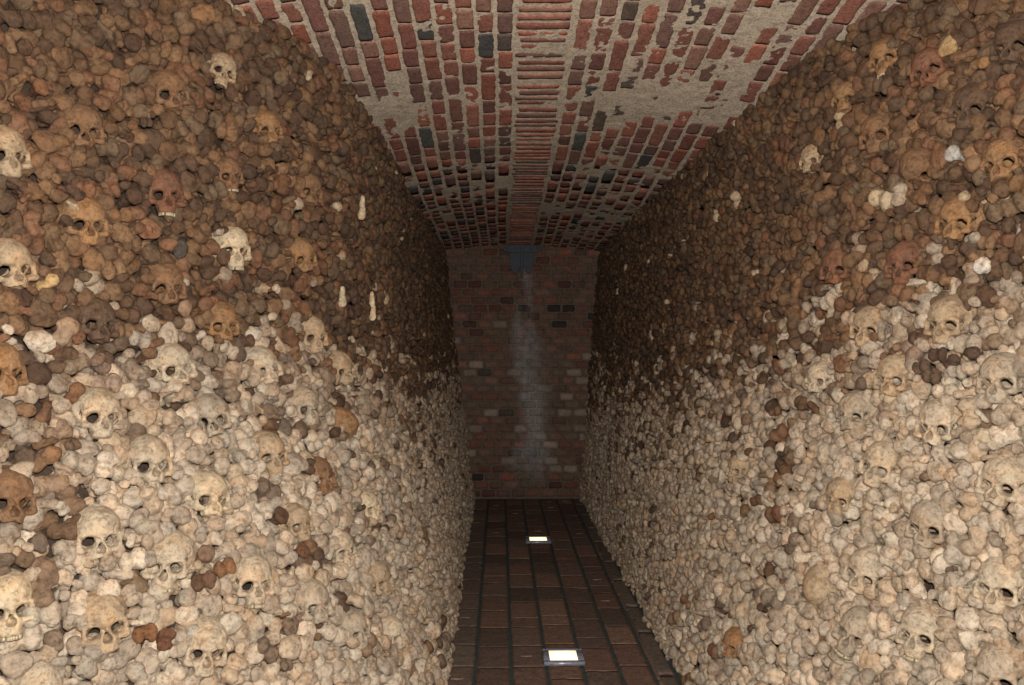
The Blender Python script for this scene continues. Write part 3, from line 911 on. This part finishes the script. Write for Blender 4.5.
BZ = {-1: ([1.8, 2.5, 2.75, 3.0, 3.4, 4.2, 6, 8.3], [1.26, 1.31, 1.46, 1.54, 1.52, 1.28, 1.16, 1.2]), 1: ([1.8, 2.6, 3.0, 3.4, 4.3, 6, 8.3], [1.74, 1.71, 1.60, 1.50, 1.33, 1.13, 1.12])}
def tone_of(side, Z, H, P, rg):
    b = np.interp(Z, *BZ[side]) + .14 * float(fbm(np.array(P) * 2.2, 81, 2)) + .05 * rg.normal()
    t_ = (H - b) / .10
    pb = 1 / (1 + math.exp(-max(-30, min(30, t_))))
    patch = float(fbm(np.array(P) * 4.5 + 7, 95, 2))
    lo = .02 + (.35 if patch > .40 else 0) + (.07 if 3.3 < Z < 6 else 0)
    pb0 = pb
    pb = max(pb, lo * (1.4 if H > .7 else .5))
    if rg.random() < pb:
        c = BROWN[rg.integers(len(BROWN))]; w = 'brown'
        if pb0 < .5 and rg.random() < .6: c = lerp3(c, PALE[rg.integers(len(PALE))], rg.uniform(.1, .4))      # dusted with pale earth
        c = c * rg.uniform(.85, 1.18) * float(np.interp(Z, [3.0, 5.2], [.82, .44]))  # brown tone also darkens with depth
        if H > b + .15 and rg.random() < .008: c = lin((190, 168, 138)); w = 'pale'
    else:
        c = PALE[rg.integers(len(PALE))] * np.array([.98, .965, .935]) * rg.uniform(.84, 1.06) * float(np.interp(Z, [3.3, 6.0], [1.0, .80])); w = 'pale'  # pale tone dimmed with depth: steeper flash falloff put into the colour
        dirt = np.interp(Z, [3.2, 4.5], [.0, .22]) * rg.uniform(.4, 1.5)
        c = lerp3(c, BROWN[rg.integers(len(BROWN))], dirt)
        if H > b - .25: c = lerp3(c, BROWN[rg.integers(len(BROWN))], rg.uniform(0, .45))
    return c, w

NOTABLE = [   # side, px, py, kind, shape, spin, scale, tone word, rgb, label
 (-1, 187, 441, 'upper_arm_bone', 0, 0, 1.1, (214, 196, 170), None), 
 (-1, 130, 390, 'upper_arm_bone', 0, .4, 1.2, (222, 204, 176), 'smooth white bone ball just right of the broad pale skull'),
 (-1, 152, 353, 'upper_arm_bone', 1, 0, 1.0, (128, 98, 74), 'brown bone ball standing out above the pale bones, left of a pale skull'),
 (-1, 288, 379, 'upper_arm_bone', 1, 0, 1.0, (120, 96, 78), 'brown bone ball among pale bones right of a pale skull, left wall'),
 (-1, 78, 392, 'thigh_bone', 3, 1, .95, (138, 102, 74), 'lone brown round-headed thigh bone above the broad pale skull'),
 (-1, 145, 632, 'thigh_bone', 0, .1, .9, (136, 96, 66), 'left of two brown bone ends beside the large clay-coloured skull'),
 (-1, 168, 638, 'thigh_bone', 1, 1.3, .9, (120, 82, 60), 'right of two brown bone ends beside the large clay-coloured skull'),
 (-1, 205, 580, 'thigh_bone', 0, .1, 1.0, (112, 84, 64), 'dark brown thigh bone end right of the pale skull in profile'),
 (-1, 226, 567, 'thigh_bone', 1, .2, 1.0, (140, 104, 74), 'orange-brown thigh bone end right of the pale skull in profile'),
 (-1, 206, 552, 'shin_bone', 1, .1, 1.0, (134, 110, 90), 'brown oval bone end topmost of a brown group by the profile skull'),
 (-1, 281, 515, 'shin_bone', 1, 1.4, 1.1, (100, 74, 58), 'dark brown bone end left of the small tan skull'),
 (-1, 302, 550, 'shin_bone', 1, 1.2, 1.0, (112, 82, 62), 'dark brown bone end under the small tan skull'),
 (-1, 52, 283, 'thigh_bone', 2, .8, .95, (206, 172, 122), 'bright tan bone end right of the large tan skull at the left edge'),
 (-1, 180, 250, 'shin_bone', 0, 1.3, 1.0, (92, 82, 74), 'dark grey flat bone end left of the bright cream skull'),
 (1, 942, 355, 'thigh_bone', 0, .1, .85, (92, 72, 58), 'topmost knob of the dark lump between two pale skulls'),
 (1, 955, 362, 'thigh_bone', 3, .6, .85, (96, 76, 62), 'right knob of the dark lump between two pale skulls'),
 (1, 925, 368, 'thigh_bone', 1, .4, .9, (104, 84, 70), 'left knob of the dark lump between two pale skulls'),
 (1, 936, 377, 'thigh_bone', 1, 0, .9, (108, 88, 70), 'lowest knob of the dark lump between two pale skulls'),
 (1, 976, 353, 'upper_arm_bone', 0, 0, 1.0, (92, 74, 60), 'dark bone ball right of the dark lump, above a grey skull'),
 (1, 988, 265, 'shin_bone', 1, .8, 1.0, (226, 216, 200), 'white-crusted oval bone end near the right edge above the grey bones'),
 (1, 958, 152, 'shin_bone', 1, .9, 1.0, (190, 184, 174), 'white-crusted bone end left of the golden skull near the right edge'),
 (1, 952, 44, 'shin_bone', 0, .9, 1.1, (190, 158, 114), 'large tan flat bone end right of the high rust-brown skull'),
 (1, 988, 60, 'upper_arm_bone', 0, 0, 1.0, (150, 118, 82), 'shiny brown bone ball above the smooth dark skull, right wall'),
 (1, 985, 437, 'thigh_bone', 3, .2, 1.0, (212, 190, 160), 'smooth pale bone ball above the large pale skull at the right edge'),
]
bones = []   # side, Z, H, P, n, kind, shape, spin, tx, ty, scale, off, color, word, label, layer
H1 = Hash(); HS = Hash(.2)
for (side, Z, H, P, size, nick) in skull_spots:
    HS.put(P, .070 * size)
for (side, px, py, k, sh, spin, sc, rgb, lab) in NOTABLE:
    if lab is None: continue
    Z, H = hit(side, px, py); P = wallP(side, Z, H); r = SHAPES[k][sh][2] * .01 * sc
    H1.put(P, r * .9)
    bones.append([side, Z, H, P, k, sh, spin, .0, .0, sc, .02, lin(rgb), 'brown', lab, 1])
weights = [('thigh_bone', 0, .26), ('thigh_bone', 1, .16), ('thigh_bone', 2, .10), ('thigh_bone', 3, .09), ('shin_bone', 0, .10), ('shin_bone', 1, .08),
           ('shin_bone', 2, .05), ('upper_arm_bone', 0, .09), ('upper_arm_bone', 1, .05), ('upper_arm_bone', 2, .06)]
wp = np.array([w[2] for w in weights]); wp /= wp.sum()
for side in (-1, 1):
    for layer, n, fac, (s0, s1) in ((1, 26000, .74, (.98, 1.26)), (1, 40000, .74, (.76, 1.0)), (1, 40000, .72, (.54, .74)), (2, 26000, .70, (.9, 1.15))):
        if layer == 2: Hh = Hash()
        Zs, Hs = sample(side, n, rng)
        Ps = wallP(side, Zs, Hs)
        ks = rng.choice(len(weights), len(Zs), p=wp)
        for Z, H, P, ki in zip(Zs, Hs, Ps, ks):
            k, sh, _ = weights[ki]
            sc = rng.uniform(s0, s1) * float(np.interp(Z, [3.2, 4.6], [1.1, .9]))
            if H < .05: sc *= .8
            r = SHAPES[k][sh][2] * .01 * sc
            if layer == 1:
                if not H1.ok(P, r, fac) or not HS.ok(P, r, .76): continue
                H1.put(P, r)
            else:
                if not Hh.ok(P, r, fac) or not H1.ok(P, .001, .55) or not HS.ok(P, .0, .7): continue
                Hh.put(P, r)
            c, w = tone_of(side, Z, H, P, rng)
            und = .018 * float(fbm(P * 3.1, 17, 2))
            off = und + (rng.uniform(-.008, .022) if layer == 1 else rng.uniform(-.040, -.024)) - max(0, .85 - sc) * .01
            spin = rng.normal(0, .75) if rng.random() < .7 else rng.uniform(0, 6.28)
            bones.append([side, Z, H, P, k, sh, spin, rng.normal(0, .22), rng.normal(0, .22), sc, off, c, w, None, layer])
print('bones', len(bones), 'front', sum(b[-1] == 1 for b in bones))

def project(P):
    return VPX + F * P[0] / P[1], VPY - F * (P[2] - EYE) / P[1]
# choose the bones that show largest in the picture: 300 of each kind as individuals
cand = {k: [] for k in KINDS}
for i_, b in enumerate(bones):
    px, py = project(b[3])
    inside = -8 < px < 1032 and -8 < py < 693
    if not inside or b[-1] == 2: continue
    r = SHAPES[b[4]][b[5]][2] * b[9]
    n = normal(b[0], b[1], b[2]); v = np.array([0, 0, EYE]) - b[3]
    vis = max(.05, float(n @ v) / np.linalg.norm(v))
    cand[b[4]].append(((r / b[1]) ** 2 * vis + (100 if b[13] else 0), i_))
single = set()
for k in KINDS:
    cand[k].sort(reverse=True)
    single |= {i for _, i in cand[k][:300]}

SM = {}
for k in KINDS:
    for si in range(len(SHAPES[k])):
        v, q_ = LOD[0][k][si]; me = new_mesh(k, v, q_); me.materials.append(M_BONE); SM[(k, si)] = me
GROUPN = {'thigh_bone': 'thigh bone ends facing the passage', 'shin_bone': 'shin bone ends facing the passage', 'upper_arm_bone': 'upper arm bone ends facing the passage'}
KW = {'thigh_bone': 'thigh bone', 'shin_bone': 'shin bone', 'upper_arm_bone': 'arm bone'}

# labels: every bone is named from the skull beside it
sector = {}
for i_ in single:
    b = bones[i_]
    if b[13]: continue
    best = min(((np.linalg.norm(np.array(s[3]) - b[3]), j_) for j_, s in enumerate(skull_spots) if s[0] == b[0]))
    j_ = best[1]; s = skull_spots[j_]
    ax, ay = project(b[3]); sx, sy = project(s[3])
    ang = math.degrees(math.atan2(-(ay - sy), ax - sx)) % 360
    d = ['right of', 'above right of', 'above', 'above left of', 'left of', 'below left of', 'below', 'below right of'][int(((ang + 22.5) % 360) // 45)]
    sector.setdefault((j_, d, b[4]), []).append((math.hypot(ax - sx, ay - sy), i_))
ORD = ['nearest', 'second', 'third', 'fourth', 'fifth', 'sixth', 'seventh', 'eighth', 'ninth', 'tenth', 'eleventh', 'twelfth', 'thirteenth', 'fourteenth', 'fifteenth', 'sixteenth', 'seventeenth', 'eighteenth', 'nineteenth', 'twentieth'] + ['outermost'] * 60
lab = {}
for (j_, d, k), lst in sector.items():
    lst.sort()
    for o_, (dd, i_) in enumerate(lst):
        b = bones[i_]
        nick = skull_spots[j_][5]
        s_ = '%s %s, %s %s the %s' % (b[12], KW[k], ORD[o_], d, nick)
        lab[i_] = s_
heap = {k: [] for k in KINDS}
for i_, b in enumerate(bones):
    side, Z, H, P, k, sh, spin, tx, ty, sc, off, c, w, label, layer = b
    n = normal(side, Z, H)
    m = frame(n, spin, tx, ty)
    pos = Vector(P) + Vector(n) * float(off)
    if i_ in single:
        o = bpy.data.objects.new(k, SM[(k, sh)])
        o.matrix_world = Matrix.Translation(pos) @ m.to_4x4() @ Matrix.Scale(float(sc), 4)
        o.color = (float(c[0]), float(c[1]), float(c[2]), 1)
        tag(o, label or lab[i_], 'bone', GROUPN[k])
        COL.objects.link(o)
    else:
        v, q_ = LOD[(1 if Z < 3.5 else 2 if Z < 5.0 else 3) if layer == 1 else (2 if Z < 3.5 else 3)][k][sh]
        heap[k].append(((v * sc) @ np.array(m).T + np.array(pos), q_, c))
HL = {'thigh_bone': 'countless smaller and farther thigh bone ends packing both side walls',
      'shin_bone': 'countless smaller and farther shin bone ends packing both side walls',
      'upper_arm_bone': 'countless smaller and farther upper arm bone ends packing both side walls'}
for k in KINDS:
    p = Pile()
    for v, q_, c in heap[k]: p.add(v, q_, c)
    o = link('packed_' + k + 's', p.mesh('packed_' + k), M_BONE_HEAP)
    tag(o, HL[k], 'bones', None, 'stuff')
